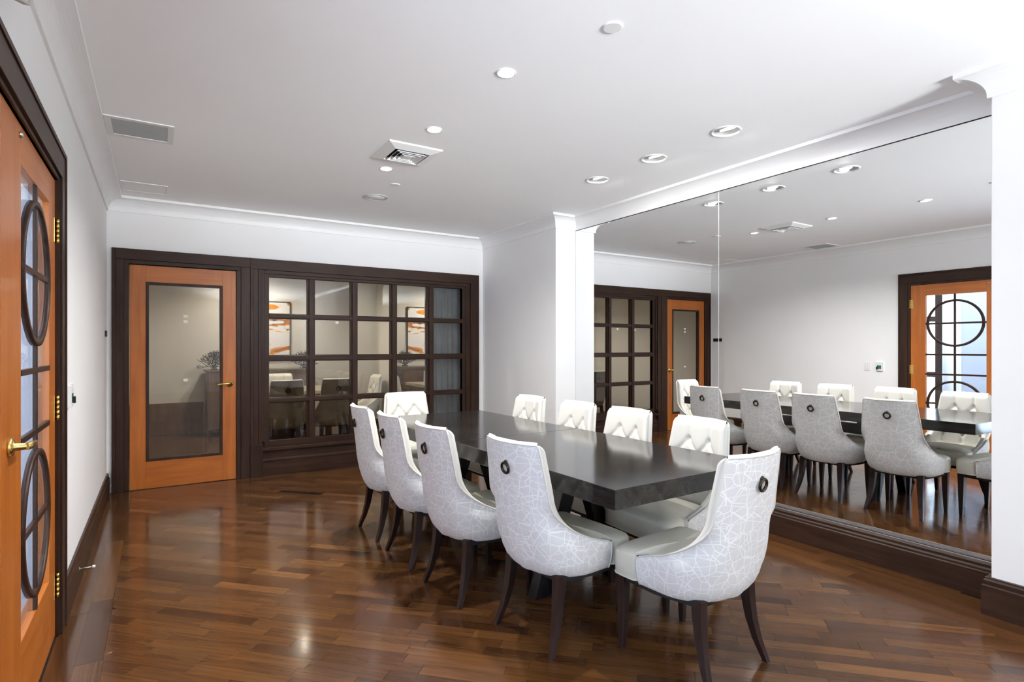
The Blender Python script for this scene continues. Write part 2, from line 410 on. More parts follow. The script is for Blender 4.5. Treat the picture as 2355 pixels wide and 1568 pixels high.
def plank_mesh(name, items, single):
    vs, fs, uvd, tones = [], [], [], []
    for poly, g in items:
        org = (sum(p[0] for p in poly) / len(poly), sum(p[1] for p in poly) / len(poly)) if single else (0, 0)
        v_, f_ = plank_geo(poly, org); k = len(vs)
        t = 0.0 if single else rw.random(); ou, ov = (0, 0) if single else (rw.random() * 40, rw.random() * 40)
        gn = (-g[1], g[0])
        vs += v_; fs += [tuple(i + k for i in f) for f in f_]
        uvd += [(x * g[0] + y * g[1] + ou, x * gn[0] + y * gn[1] + ov) for x, y, z in v_]
        tones += [t] * len(v_)
    me = bpy.data.meshes.new(name); me.from_pydata(vs, [], fs)
    ul = me.uv_layers.new(name='grain')
    for lp in me.loops: ul.data[lp.index].uv = uvd[lp.vertex_index]
    if not single:
        a = me.attributes.new('tone', 'FLOAT', 'POINT'); a.data.foreach_set('value', tones)
    me.materials.append(M['parquet']); return me
shared = {}
for poly, g in planks[:300]:
    cx_ = sum(p[0] for p in poly) / len(poly); cy_ = sum(p[1] for p in poly) / len(poly)
    key = tuple((round(p[0] - cx_, 3), round(p[1] - cy_, 3)) for p in poly)
    if key not in shared: shared[key] = plank_mesh('plank', [(poly, g)], True)
    o = bpy.data.objects.new('plank', shared[key]); COL.objects.link(o); o.parent = floor; o.location = (cx_, cy_, 0)
o = bpy.data.objects.new('distant_planks', plank_mesh('distant_planks', planks[300:], False)); COL.objects.link(o); o.parent = floor; o['kind'] = 'stuff'

# ------------------------------------------------------------------ ceiling with lamp holes
DL = [(1.505, 2.452), (1.505, 3.337), (1.515, 4.268)]           # small downlights
WW = [(3.118, 2.355), (3.115, 2.980), (3.113, 3.613)]           # angled lamps by the mirror
bm = bmesh.new()
def loop(pts):
    vs = [bm.verts.new((x, y, H)) for x, y in pts]
    return [bm.edges.new((vs[i], vs[(i + 1) % len(vs)])) for i in range(len(vs))]
ed = loop([(XL - T, YN - T), (4.0, YN - T), (4.0, YB + T), (XL - T, YB + T)])
for (x, y), r in [(c, 0.038) for c in DL] + [(c, 0.082) for c in WW]:
    ed += loop([(x + r * math.cos(2 * PI * i / 28), y + r * math.sin(2 * PI * i / 28)) for i in range(28)])
bmesh.ops.triangle_fill(bm, use_beauty=True, use_dissolve=False, edges=ed, normal=(0, 0, -1))
k0 = MB().box(XL - T, 4.0, YN - T, YB + T, H + 0.14, H + 0.2)
vs = [bm.verts.new(v) for v in k0.v]; [bm.faces.new([vs[i] for i in f]) for f in k0.f]
me = bpy.data.meshes.new('ceiling'); bm.to_mesh(me); bm.free(); me.materials.append(M['ceil'])
ceiling = bpy.data.objects.new('ceiling', me); COL.objects.link(ceiling)
tag(ceiling, 'flat white plaster ceiling with recessed lamps and vents', 'ceiling', kind='structure')

# ------------------------------------------------------------------ walls
DY0, DY1, DZ = 1.380, 3.382, 2.145          # left door opening
WY0, WY1, NZ0, NZ1 = -1.90, 1.10, 0.3, 2.5
wl = MB().box(XL - T, XL, YN - T, WY0, 0, H).box(XL - T, XL, WY1, DY0, 0, H).box(XL - T, XL, WY0, WY1, 0, NZ0).box(XL - T, XL, WY0, WY1, NZ1, H).box(XL - T, XL, DY1, YB + T, 0, H).box(XL - T, XL, DY0, DY1, DZ, H)
tag(wl.build('wall_left', 'wall'), 'long white wall with the circle-pattern glazed door', 'wall', kind='structure')
FX0, FX1, FZ = -0.364, 3.52, 2.287           # dark partition frame
wk = MB().box(XL, FX0 + .02, YB, YB + T, 0, H).box(FX1 - .02, XR, YB, YB + T, 0, H).box(FX0 + .02, FX1 - .02, YB, YB + T, FZ - .02, H)
tag(wk.build('wall_back', 'wall'), 'white wall above the dark glazed partition', 'wall', kind='structure')
tag(MB().box(XM + .012, 4.0, YQ, YP, 0, H).build('wall_right', 'wall'), 'recessed wall that carries the big mirror', 'wall', kind='structure')
tag(MB().box(XR, 4.0, YP, YB + T, 0, H).build('wall_far_pillar', 'wall', bev=0.004), 'white pillar between mirror and dark glazed partition', 'pillar', kind='structure')
tag(MB().box(XR, 4.0, YN - T, YQ, 0, H).build('wall_near_pillar', 'wall', bev=0.004), 'white pillar at the open end of the mirror', 'pillar', kind='structure')
NX0, NX1 = 1.73, 2.93  # opening added to let the ceiling fill in, kept narrow against pane reflections
wn = MB().box(XL - T, NX0, YN - T, YN, 0, H).box(NX1, 4.0, YN - T, YN, 0, H).box(NX0, NX1, YN - T, YN, 0, NZ0).box(NX0, NX1, YN - T, YN, NZ1, H)
tag(wn.build('wall_near', 'wall'), 'white end wall behind the camera, with an added opening for the ceiling fill', 'wall', kind='structure')
w4 = empty('added_window', (2.33, YN - .07, NZ0), label='unseen narrow framed window added in the end wall to admit the ceiling fill', cat='window', kind='structure')
for i in range(2):
    x = NX0 + (NX1 - NX0) * i; B('mullion', 'espresso', w4, x - .03, x + .03, YN - .1, YN - .03, NZ0, NZ1)
for z in (NZ0, NZ1): B('rail', 'espresso_x', w4, NX0, NX1, YN - .1, YN - .03, z - .03, z + .03)
w2 = empty('window_2', (XL - .07, -.35, NZ0), label='wide dark framed window in the long wall behind the camera', cat='window', kind='structure')
for i in range(4):
    y = WY0 + (WY1 - WY0) * i / 3; B('mullion', 'espresso', w2, XL - .11, XL - .04, y - .03, y + .03, NZ0, NZ1)
for z in (NZ0, NZ1): B('rail', 'espresso_y', w2, XL - .11, XL - .04, WY0, WY1, z - .03, z + .03)

# crown moulding, mitred round pillars and recess
prof = [(-0.01, 2.628), (0.014, 2.628), (0.014, 2.640)]
for i in range(1, 10):
    a = PI / 2 * i / 10; prof.append((0.014 + 0.101 * (1 - math.cos(a)), 2.640 + 0.097 * math.sin(a)))
prof += [(0.115, 2.737), (0.121, 2.737), (0.121, H + .005), (-0.01, H + .005)]
crown = sweep([(XL, YN), (XL, YB), (XR, YB), (XR, YP), (XM + .012, YP), (XM + .012, YQ), (XR, YQ), (XR, YN)], prof).build('trim_1', 'trimw')
tag(crown, 'white cove crown moulding running round the ceiling', 'moulding', kind='structure')

# skirting
def skirt(name, path, th, h, label):
    pr = [(-0.005, -0.002), (th, -0.002), (th, h - .042), (th - .006, h - .036), (th - .006, h - .016), (th - .012, h - .006), (th - .012, h), (-0.005, h)]
    return tag(sweep(path, pr).build(name, 'espresso_y', None), label, 'skirting', kind='structure')
skirt('baseboard_left', [(XL, DY1 + .125), (XL, YB)], 0.024, 0.19, 'dark wood skirting along the long white wall')
skirt('baseboard_right', [(XR, YB - .01), (XR, YP), (XM + .006, YP)], 0.03, 0.19, 'dark wood skirting round the pillar by the partition')
skirt('baseboard_near', [(XM + .006, YQ), (XR, YQ), (XR, YN)], 0.032, 0.19, 'dark wood skirting round the pillar at the open mirror end')
mb = empty('baseboard_mirror', (XM, 3.0, 0), label='deep dark wood skirting with ledge beneath the mirror', cat='skirting', kind='structure')
XF = 3.786
sweep([(XM + .006, YP - .002), (XM + .006, YQ + .002)], [(0, 0), (XM - XF + .006, 0), (XM - XF + .006, .140), (XM - XF, .146), (XM - XF, .158), (XM - XF - .008, .166), (0, .166)]).build('board', 'espresso_y', mb)
sweep([(XM + .006, YP - .002), (XM + .006, YQ + .002)], [(0, .166), (XM - XF - .012, .166), (XM - XF - .012, .180), (XM - XF - .020, .188), (0, .188)]).build('ledge', 'espresso_y', mb)
B('ledge_strip', 'alu', mb, XM - .034, XM - .024, YQ + .002, YP - .002, .188, .193)

# ------------------------------------------------------------------ mirror in two panels
SEAM = 2.981
for y0, y1, nm in ((SEAM + .0015, YP - .004, 'tall frameless mirror panel beside the partition pillar'), (YQ + .004, SEAM - .0015, 'tall frameless mirror panel by the open end pillar')):
    e = empty('wall_mirror', (XM + .006, (y0 + y1) / 2, 0.2), label=nm, cat='mirror', group='mirror panels on the recessed wall')
    B('silvered_sheet', 'mirror', e, XM, XM + .006, y0 + .002, y1 - .002, .215, 2.622)
    for yy in (y0, y1 - .0015): B('polished_edge', 'mirror_edge', e, XM, XM + .006, yy, yy + .0015, .215, 2.622)
    B('bottom_channel', 'alu', e, XM - .004, XM + .010, y0, y1, .196, .2148)
    B('top_channel', 'dark_metal', e, XM - .003, XM + .010, y0, y1, 2.6222, 2.628)
B('trim_2', 'mirror_edge', None, XM + .007, XM + .0115, SEAM - .02, SEAM + .02, .215, 2.62)
tag(bpy.data.objects['trim_2'], 'pale strip behind the joint of the mirror panels', 'strip', kind='structure')

# ------------------------------------------------------------------ partition: dark frame, orange door, twenty panes
part_ = empty('window_1', (2.15, YB, 0), label='dark wood glazed partition of twenty panes in four rows', cat='window', kind='structure')
PX0, PITX, PW = 1.000, 0.476, 0.393
PZ = [(0.369, 0.761), (0.820, 1.208), (1.277, 1.662), (1.720, 2.107)]
PX1 = PX0 + 4 * PITX + PW
YC = YB - 0.030                     # casing front
# casing
B('casing_head', 'espresso_x', part_, 0.815, FX1, YC, YB + .10, 2.175, FZ, bev=.003)
B('casing_jamb', 'espresso', part_, 3.405, FX1, YC, YB + .10, 0, 2.175, bev=.003)
B('inner_jamb', 'espresso', part_, 3.345, 3.405, YC + .018, YB + .10, .36, 2.175, bev=.003)
B('inner_jamb', 'espresso', part_, 0.925, 0.955, YC + .018, YB + .10, .36, 2.175, bev=.003)
B('inner_head', 'espresso_x', part_, 0.955, 3.345, YC + .018, YB + .10, 2.135, 2.175, bev=.003)
for i, (a, c, d) in enumerate(((0.815, 0.842, 0), (0.842, 0.893, .008), (0.893, 0.925, 0))): B('casing_jamb', 'espresso', part_, a, c, YC + d, YB + .10, 0.345, 2.175, bev=.003)
# sash: stiles and muntins with a stepped bead round each pane
YS = YB + 0.004
B('sash_stile', 'espresso', part_, 0.955, PX0, YS, YB + .07, .30, 2.135, bev=.002)
B('sash_stile', 'espresso', part_, PX1, 3.345, YS, YB + .07, .30, 2.135, bev=.002)
B('sash_rail', 'espresso_x', part_, PX0, PX1, YS, YB + .07, 2.107, 2.135, bev=.002)
B('sash_rail', 'espresso_x', part_, PX0, PX1, YS, YB + .07, .300, .369, bev=.002)
for i in range(4):
    a = PX0 + i * PITX + PW; c = a + PITX - PW
    B('muntin', 'espresso', part_, a + .016, c - .016, YS - .004, YB + .07, .369, 2.107, bev=.004)
for (a0, a1), (b0, b1) in zip(PZ[:-1], PZ[1:]):
    B('muntin', 'espresso_x', part_, PX0, PX1, YS, YB + .07, a1 + .008, b0 - .008, bev=.004)
panes = {}
for r_, (z0, z1) in enumerate(PZ):
    for i in range(5):
        x0 = PX0 + i * PITX; x1 = x0 + PW
        g = MB(); t = 0.016
        for (bx0, bx1, bz0, bz1) in ((x0 - t, x0, z0 - t * .5, z1 + t * .5), (x1, x1 + t, z0 - t * .5, z1 + t * .5), (x0, x1, z0 - t * .5, z0), (x0, x1, z1, z1 + t * .5)):
            g.box(bx0, bx1, YS + .018, YB + .068, bz0, bz1)
        p = B('pane', 'pane', part_, x0 - .004, x1 + .004, YB + .046, YB + .050, z0 - .004, z1 + .004)
        g.build('bead', 'espresso', p); panes[r_, i] = p
for p, x, z in ((panes[2, 0], 1.345, 1.615), (panes[2, 1], 1.705, 1.625)): B('paper_tag', 'paper', p, x, x + .036, YB + .0445, YB + .0455, z, z + .028)
# sill, apron and skirting under the panes, plinth block
B('sill', 'espresso_x', part_, 0.93, 3.405, YC - .016, YB + .06, .268, .300, bev=.004)
B('apron', 'espresso_x', part_, 0.925, 3.405, YC + .024, YB + .10, .0, .268)
sweep([(0.935, YC + .024), (3.405, YC + .024)], [(0, 0), (.028, 0), (.028, .150), (.034, .156), (.034, .168), (.020, .184), (.012, .19), (0, .19)], True).build('skirting_board', 'espresso_x', part_)
B('plinth_block', 'espresso', part_, 0.812, 0.935, YC - .018, YB + .1, 0, .345, bev=.004)

d2 = empty('door_2', (0.226, YB, 0), label='orange wood door with one tall glass pane in the partition', cat='door', kind='structure')
DX0, DX1 = -0.226, 0.681
YD = YB + 0.004
B('casing_jamb', 'espresso', d2, FX0, -0.335, YC, YB + .10, 0, FZ, bev=.003)
B('casing_jamb', 'espresso', d2, -0.335, -0.272, YC + .010, YB + .10, 0, 2.187, bev=.003)
B('casing_jamb', 'espresso', d2, -0.272, -0.232, YC + .018, YB + .10, 0, 2.149, bev=.003)
B('casing_jamb', 'espresso', d2, 0.687, 0.727, YC + .018, YB + .10, 0, 2.149, bev=.003)
B('casing_jamb', 'espresso', d2, 0.727, 0.815, YC + .006, YB + .10, 0, 2.187, bev=.003)
B('casing_head', 'espresso_x', d2, -0.335, 0.815, YC, YB + .10, 2.187, FZ, bev=.003)
B('casing_head', 'espresso_x', d2, -0.272, 0.727, YC + .018, YB + .10, 2.149, 2.187, bev=.003)
B('stop', 'espresso', d2, -0.232, 0.687, YB + .052, YB + .06, 2.135, 2.149)
GX0, GX1, GZ0, GZ1 = -0.098, 0.560, 0.262, 1.985
B('stile', 'cherry', d2, DX0, GX0, YD, YD + .044, .006, 2.141, bev=.002)
B('stile', 'cherry', d2, GX1, DX1, YD, YD + .044, .006, 2.141, bev=.002)
B('rail', 'cherry_x', d2, GX0, GX1, YD, YD + .044, .006, GZ0, bev=.001)
B('rail', 'cherry_x', d2, GX0, GX1, YD, YD + .044, GZ1, 2.141, bev=.001)
g = MB(); t = .026
for q in ((GX0, GX0 + t, GZ0, GZ1), (GX1 - t, GX1, GZ0, GZ1), (GX0 + t, GX1 - t, GZ0, GZ0 + t), (GX0 + t, GX1 - t, GZ1 - t, GZ1)): g.box(q[0], q[1], YD - .004, YD + .046, q[2], q[3])
g.build('glazing_bead', 'espresso', d2, .002)
gp = B('pane', 'pane', d2, GX0 + t - .003, GX1 - t + .003, YD + .020, YD + .026, GZ0 + t - .003, GZ1 - t + .003)
for zt in (1.652, 1.60, 1.02): B('paper_tag', 'paper', gp, .215, .252, YD + .0185, YD + .0195, zt, zt + .026)
def lever(parent, loc, face, dirn):
    """face: axis the rose faces ('y-' or 'x+'); dirn: +-1 along the wall towards the hinges"""
    x, y, z = loc; h = None
    def P(o, s, u):   # out of the door, sideways, up
        return (x + s * dirn, y - o, z + u) if face == 'y-' else (x + o, y + s * dirn, z + u)
    ax = 'y' if face == 'y-' else 'x'; sg = -1 if face == 'y-' else 1
    hnd = MB().lathe([(.001, 0), (.033, 0), (.033, sg * .006), (.027, sg * .011), (.013, sg * .014), (.011, sg * .045), (.001, sg * .045)], loc, ax, 24).build('handle', 'brass', parent)
    pts = [P(.045, -.008, 0), P(.052, .01, .001), P(.055, .04, .002), P(.055, .08, 0), P(.052, .105, -.003), P(.045, .118, -.004)]
    rs = []
    V = [Vector(p) for p in pts]
    for i, p in enumerate(V):
        wv_ = [.010, .012, .011, .010, .010, .008][i]; hv = [.012, .013, .011, .0095, .0095, .008][i]
        out = Vector((0, -1, 0)) if face == 'y-' else Vector((1, 0, 0))
        rs.append([p + out * (wv_ * math.cos(2 * PI * k / 10) * .7) + Vector((0, 0, 1)) * (hv * math.sin(2 * PI * k / 10)) for k in range(10)])
    MB().rings(rs).build('lever', 'brass', hnd)
lever(d2, (0.625, YD, 0.985), 'y-', -1)

# door beyond: left door with rings and bars over its glass
d1 = empty('door_1', (XL, 2.38, 0), label='pair of orange wood glazed doors with dark rings and crossbars', cat='door', kind='structure')
XC = XL + 0.020
def D1(name, mat, *d, **k): return B(name, mat, d1, *d, **k)
for y0, y1 in ((DY1 + .02, DY1 + .125), (DY0 - .125, DY0 - .02)):
    D1('casing_jamb', 'espresso', XL - .01, XC, y0, y1, 0, 2.165, bev=.003)
D1('casing_head', 'espresso_y', XL - .01, XC, DY0 - .125, DY1 + .125, 2.165, 2.287, bev=.003)
for y0, y1 in ((DY1 - .004, DY1 + .02), (DY0 - .02, DY0 + .004)):
    D1('jamb', 'espresso', XL - .056, XC - .012, y0, y1, 0, 2.165)
    D1('hall_lining', 'hall_wall', XL - T - .004, XL - .056, y0, y1, 0, 2.165)
D1('jamb', 'espresso_y', XL - .056, XC - .012, DY0, DY1, 2.145, 2.165)
D1('hall_lining', 'hall_wall', XL - T - .004, XL - .056, DY0, DY1, 2.145, 2.165)
D1('casing_edge', 'espresso', XL - .01, XC + .006, DY1 + .108, DY1 + .125, 0, 2.293, bev=.002)
D1('casing_edge', 'espresso_y', XL - .01, XC + .006, DY0 - .125, DY1 + .108, 2.272, 2.293, bev=.002)
XD0, XD1 = XL - .052, XL - .006      # leaf
LY0, LY1 = 2.300, 3.374
HZ0, HZ1 = 0.318, 2.003
XG0, XG1 = XL - .018, XL - .003
for l0, l1, GY0, GY1 in ((LY0, LY1, 2.600, 3.212), (1.388, 2.296, 1.548, 2.136)):
    D1('stile', 'cherry', XD0, XD1, l0, GY0, .008, 2.14, bev=.002)
    D1('stile', 'cherry', XD0, XD1, GY1, l1, .008, 2.14, bev=.002)
    D1('rail', 'cherry_y', XD0, XD1, GY0, GY1, .008, HZ0, bev=.001)
    D1('rail', 'cherry_y', XD0, XD1, GY0, GY1, HZ1, 2.14, bev=.001)
    D1('pane', 'door_pane', XL - .022, XL - .018, GY0 - .004, GY1 + .004, HZ0 - .004, HZ1 + .004)
    YM = (GY0 + GY1) / 2
    for z in (1.650, 1.268, 1.026, 0.668): D1('crossbar', 'espresso_y', XG0, XG1, GY0, GY1, z - .011, z + .011, bev=.002)
    D1('upright_bar', 'espresso', XG0, XG1 - .001, YM - .011, YM + .011, HZ0, HZ1, bev=.002)
    for z in (1.650, 0.668):
        n = 56; rs = []
        for i in range(n + 1):
            a = 2 * PI * i / n; c, s_ = math.cos(a), math.sin(a)
            rs.append([(xx, YM + rr_ * c, z + rr_ * .975 * s_) for xx, rr_ in ((XG0, .268), (XG1 + .004, .268), (XG1 + .004, .294), (XG0, .294))])
        MB().rings(rs, True, False, False).build('ring', 'espresso', d1)
for z in (1.905, 1.075, 0.242):
    g = MB().box(XL - .008, XL - .0035, LY1 - .030, LY1 + .004, z - .057, z + .057).box(XL - .008, XL + .001, LY1 + .004, LY1 + .016, z - .057, z + .057)
    hg = g.build('hinge', 'brass', d1, .001)
    for k in range(5): MB().lathe([(.006, z - .057 + k * .0228 + .0003), (.006, z - .057 + (k + 1) * .0228 - .0003)], (XL + .004, LY1 + .006, 0), 'z', 12).build('knuckle', 'brass', hg)
lever(d1, (XD1, 2.410, 1.035), 'x+', 1)
MB().lathe([(.001, 0), (.011, 0), (.011, .004), (.006, .010), (.001, .011)], (XD1, 2.575, 2.10), 'x', 16).build('stud', 'chrome', d1)

# ------------------------------------------------------------------ dining chair
def lerp_tab(tab, z):
    if z <= tab[0][0]: return tab[0][1]
    for (a, va), (c, vc) in zip(tab[:-1], tab[1:]):
        if z <= c:
            t = (z - a) / (c - a); return va + (vc - va) * t
    return tab[-1][1]
TW = [(.335, .232), (.36, .245), (.40, .253), (.46, .254), (.60, .238), (.75, .228), (.945, .225)]
TY = [(.335, -.228), (.36, -.248), (.40, -.264), (.46, -.278), (.60, -.298), (.75, -.318), (.945, -.350)]
TR = [(.335, .185), (.44, .170), (.52, .130), (.60, .095), (.70, .075), (.945, .075)]
TE = [(.335, 1.0), (.455, 1.0), (.466, .975), (.475, .93), (.486, .865), (.503, .79), (.53, .72), (.57, .665), (.62, .628), (.70, .605), (.925, .59), (.938, .575), (.945, .545)]
TX = [(.335, .245), (.50, .238), (.58, .231), (.66, .223), (.75, .214), (.93, .195), (.940, .191), (.945, .184)]
YFR = .078
def shell_pt(t, z, off=0.0):
    w_, yb_, r_ = lerp_tab(TW, z) - off, lerp_tab(TY, z) + off, max(.05, lerp_tab(TR, z) - off)
    a, b_, c = w_ - r_, r_ * PI / 2, YFR - (yb_ + r_)
    s_ = abs(t) * (a + b_ + c); sg = 1 if t >= 0 else -1
    bow = 0.012
    if s_ <= a: x, y = s_, yb_ - bow * (1 - (s_ / max(a, 1e-3)) ** 2)
    elif s_ <= a + b_:
        q = (s_ - a) / r_; x, y = a + r_ * math.sin(q), yb_ + r_ * (1 - math.cos(q))
    else: x, y = w_, yb_ + r_ + (s_ - a - b_)
    m_ = max(0.0, min(1.0, (z - .47) / .22)); m_ = m_ * m_ * (3 - 2 * m_)
    q = abs(t) / lerp_tab(TE, z)                       # share of the way to the side edge
    X = lerp_tab(TX, z) - off * .25 * (q > .98)
    xp, yp = q * X, yb_ - bow + .045 * q * q
    return Vector(((x + (xp - x) * m_) * sg, y + (yp - y) * m_, z))
ZR = [.335, .345, .37, .41, .44, .455, .468, .478, .492, .505, .52, .54, .565, .59, .62, .65, .68, .71, .74, .77, .80, .83, .86, .885, .905, .92, .935, .945]
def cloth_uv(o):
    me = o.data; ul = me.uv_layers.new(name='cloth')
    uvs = [(math.atan2(v.co.x, -(v.co.y + .02)) * .26, v.co.z) for v in me.vertices]
    for lp in me.loops: ul.data[lp.index].uv = uvs[lp.vertex_index]
    return o
def make_chair(shell_mat='cloth', seat_mat='seat', pad_mat='leather'):
    root = empty('dining_chair', (0, 0, 0))
    # outer shell
    NQ = 44; g = MB(); rows = []
    for z in ZR:
        te = lerp_tab(TE, z); rows.append([shell_pt(te * (2 * k / NQ - 1), z) for k in range(NQ + 1)])
    rows.insert(0, [Vector((p.x * .93, p.y * .93, p.z - .006)) for p in rows[0]])
    g.rings(rows, True, False, False, closed=False)
    shell = cloth_uv(g.build('back_shell', shell_mat, root, world=False))
    # edge path of the shell (arm front, sweep, top, sweep, arm front)
    top = [r[NQ] for r in rows[1:]]
    path = [r[0] for r in rows[1:]] + [rows[-1][k] for k in range(2, NQ - 1, 2)] + list(reversed(top))
    MB().tube([(p.x, p.y, p.z) for p in path], .0042, 6).build('piping', pad_mat, shell, world=False)
    # tufted inner pad with a rolled rim
    NI = 72; zi = [.43 + (.945 - .43) * k / 56 for k in range(57)]
    btn = [(-.075, .822), (.075, .822), (0, .735), (-.15, .735), (.15, .735), (-.075, .648), (.075, .648), (0, .561), (-.15, .561), (.15, .561)]
    segs = []
    for i, a in enumerate(btn):
        for c in btn[i + 1:]:
            if abs(abs(a[0] - c[0]) - .075) < .002 and abs(abs(a[1] - c[1]) - .087) < .002: segs.append((a, c))
    segs += [((x, .822), (x * 1.05, .97)) for x in (-.075, .075)]
    segs += [((x, .561), (x, .42)) for x in (-.15, 0, .15)]
    def tuft(a, z):
        d = 0.0; pl = 9
        for (p, q) in segs:
            vx, vy = q[0] - p[0], q[1] - p[1]; t = max(0, min(1, ((a - p[0]) * vx + (z - p[1]) * vy) / (vx * vx + vy * vy)))
            pl = min(pl, math.hypot(a - p[0] - t * vx, z - p[1] - t * vy))
        bt = min(math.hypot(a - p[0], z - p[1]) for p in btn)
        return .010 * math.exp(-(pl / .011) ** 2) + .004 * math.exp(-(pl / .03) ** 2) + .018 * math.exp(-(bt / .016) ** 2)
    g = MB(); rows2 = []
    for z in zi:
        te = lerp_tab(TE, min(z, .945)); r_ = []
        zz = min(z, .935)
        for k in range(NI + 1):
            q = 2 * k / NI - 1; t = te * q * .985
            pl_ = 1 - max(0, (abs(q) - .86) / .14) ** 2 * .55          # thin out to the edges
            thk = .060 * pl_
            hz = max(0, (z - .90) / .045); thk *= 1 - .45 * hz * hz
            p = shell_pt(t, zz, thk)
            if z > .48:
                a = math.copysign(math.hypot(p.x, max(0, p.y - shell_pt(0, zz, thk).y)), p.x)
                dn = tuft(a, z) * min(1, (1 - abs(q)) * 6)
                p = shell_pt(t, zz, thk - dn)
            r_.append(Vector((p.x, p.y, z + (.004 * (1 - hz) if z > .9 else 0))))
        rows2.append(r_)
    # rim strips out to the shell edge
    def rim(inner, outer):
        rs = [inner]
        for f in (.3, .62, .86, 1.0):
            row_ = []
            for a, c in zip(inner, outer):
                p = a.lerp(c, f); nrm = Vector((0, 0, 1)); row_.append(p)
            rs.append(row_)
        return rs
    g.rings(rows2, True, False, False, closed=False)
    pad = g
    inn_l = [r[0] for r in rows2]; inn_r = [r[-1] for r in rows2]
    def out_edge(sgn): return [shell_pt(sgn * lerp_tab(TE, z), min(z, .945)) for z in zi]
    def bulge(side, inner, outer):
        rs = []
        for f in (0, .2, .45, .7, .9, 1.0):
            row_ = []
            for i, (a, c) in enumerate(zip(inner, outer)):
                p = a.lerp(c, f)
                j = min(i + 1, len(inner) - 1); k = max(0, i - 1)
                tg = (outer[j] - outer[k]); ac = (c - a); nb = tg.cross(ac) if side > 0 else ac.cross(tg)
                nb = nb.normalized() if nb.length > 1e-9 else Vector((0, 0, 0))
                row_.append(p - nb * (.008 * math.sin(PI * f)))
            rs.append(row_)
        return rs
    pad.rings(bulge(1, inn_r, out_edge(1)), True, False, False, closed=False)
    pad.rings(list(reversed(bulge(-1, inn_l, out_edge(-1)))), True, False, False, closed=False)
    te = lerp_tab(TE, .945)
    itop = rows2[-1]; otop = [shell_pt(te * (2 * k / NI - 1), .945) for k in range(NI + 1)]
    rs = []
    for f in (0, .2, .45, .7, .9, 1.0):
        rs.append([a.lerp(c, f) + Vector((0, 0, .012 * math.sin(PI * f))) for a, c in zip(itop, otop)])
    pad.rings(list(reversed(rs)), True, False, False, closed=False)
    # arm fronts: upholstered end caps
    padobj = pad.build('inner_pad', pad_mat, root, world=False)
    for sgn in (-1, 1):
        g = MB(); rs = []
        for z in (.335, .36, .40, .43, .455, .468):
            a = shell_pt(sgn * .999, z); c = shell_pt(sgn * .999, z, .05)
            rs.append([a, a + Vector((0, .008, 0)), a.lerp(c, .5) + Vector((0, .012, 0)), c + Vector((0, .006, 0)), c + Vector((0, -.03, 0))])
        g.rings(rs if sgn > 0 else [list(reversed(r)) for r in rs], True, False, False, closed=False)
        r_ = rs[-1]; g.add(r_, [tuple(range(5)) if sgn > 0 else tuple(range(4, -1, -1))])
        cloth_uv(g.build('arm_front', shell_mat, root, world=False))
    # seat cushion (T shape, crowned top)
    def outline(s_, z):
        pts = []
        half = [(0.0, .232), (.12, .230), (.205, .228), (.234, .221), (.247, .203), (.250, .17), (.250, .105), (.243, .092), (.209, .084), (.207, .02), (.202, -.10), (.165, -.185), (.10, -.210), (0, -.215)]
        full = half + [(-x, y) for x, y in reversed(half[1:-1])]
        out = []
        for i, (x, y) in enumerate(full):
            out.append((x * s_, .03 + (y - .03) * s_, z))
        return list(reversed(out))
    g = MB().rings([outline(s_, z) for s_, z in ((.985, .346), (1.0, .352), (1.004, .40), (1.0, .445), (.985, .458), (.95, .468), (.85, .478), (.6, .487), (.3, .491), (.05, .492))], True)
    seat_o = g.build('seat_cushion', seat_mat, root, world=False)
    MB().tube([p for p in outline(1.003, .351)], .004, 6, closed=True).build('piping', seat_mat, seat_o, world=False)
    # frame under the seat
    MB().prism([(-.22, .20), (-.232, .0), (-.19, -.20), (.19, -.20), (.232, .0), (.22, .20)], .318, .348).build('seat_base', 'black', root, world=False)
    # legs
    def leg(pts):
        rs = []
        for x, y, z, h in pts: rs.append([(x - h, y - h, z), (x + h, y - h, z), (x + h, y + h, z), (x - h, y + h, z)])
        return MB().rings(list(reversed(rs)), False)
    for sg in (-1, 1):
        leg([(sg * .212, .192, .346, .0225), (sg * .213, .193, .2, .019), (sg * .215, .195, .02, .0125), (sg * .215, .195, 0, .011)]).build('leg', 'leg', root, .002, world=False)
        leg([(sg * .172, -.178, .346, .0235), (sg * .174, -.183, .27, .022), (sg * .179, -.195, .18, .019), (sg * .189, -.217, .09, .0155), (sg * .201, -.245, .015, .0125), (sg * .203, -.250, 0, .012)]).build('leg', 'leg', root, .002, world=False)
    # ring pull on the back
    pb = shell_pt(0, .845)
    rp = MB().lathe([(.001, 0), (.012, 0), (.012, -.006), (.006, -.012), (.001, -.012)], (0, pb.y, .848), 'y', 16).build('ring_pull', 'bronze', root, world=False)
    n = 28; cz = .848 - .024
    MB().tube([(.024 * math.sin(2 * PI * i / n), shell_pt(0, cz + .024 * math.cos(2 * PI * i / n)).y - .011, cz + .024 * math.cos(2 * PI * i / n)) for i in range(n)], .0062, 8, closed=True).build('ring', 'bronze', rp, world=False)
    return root
proto = make_chair()
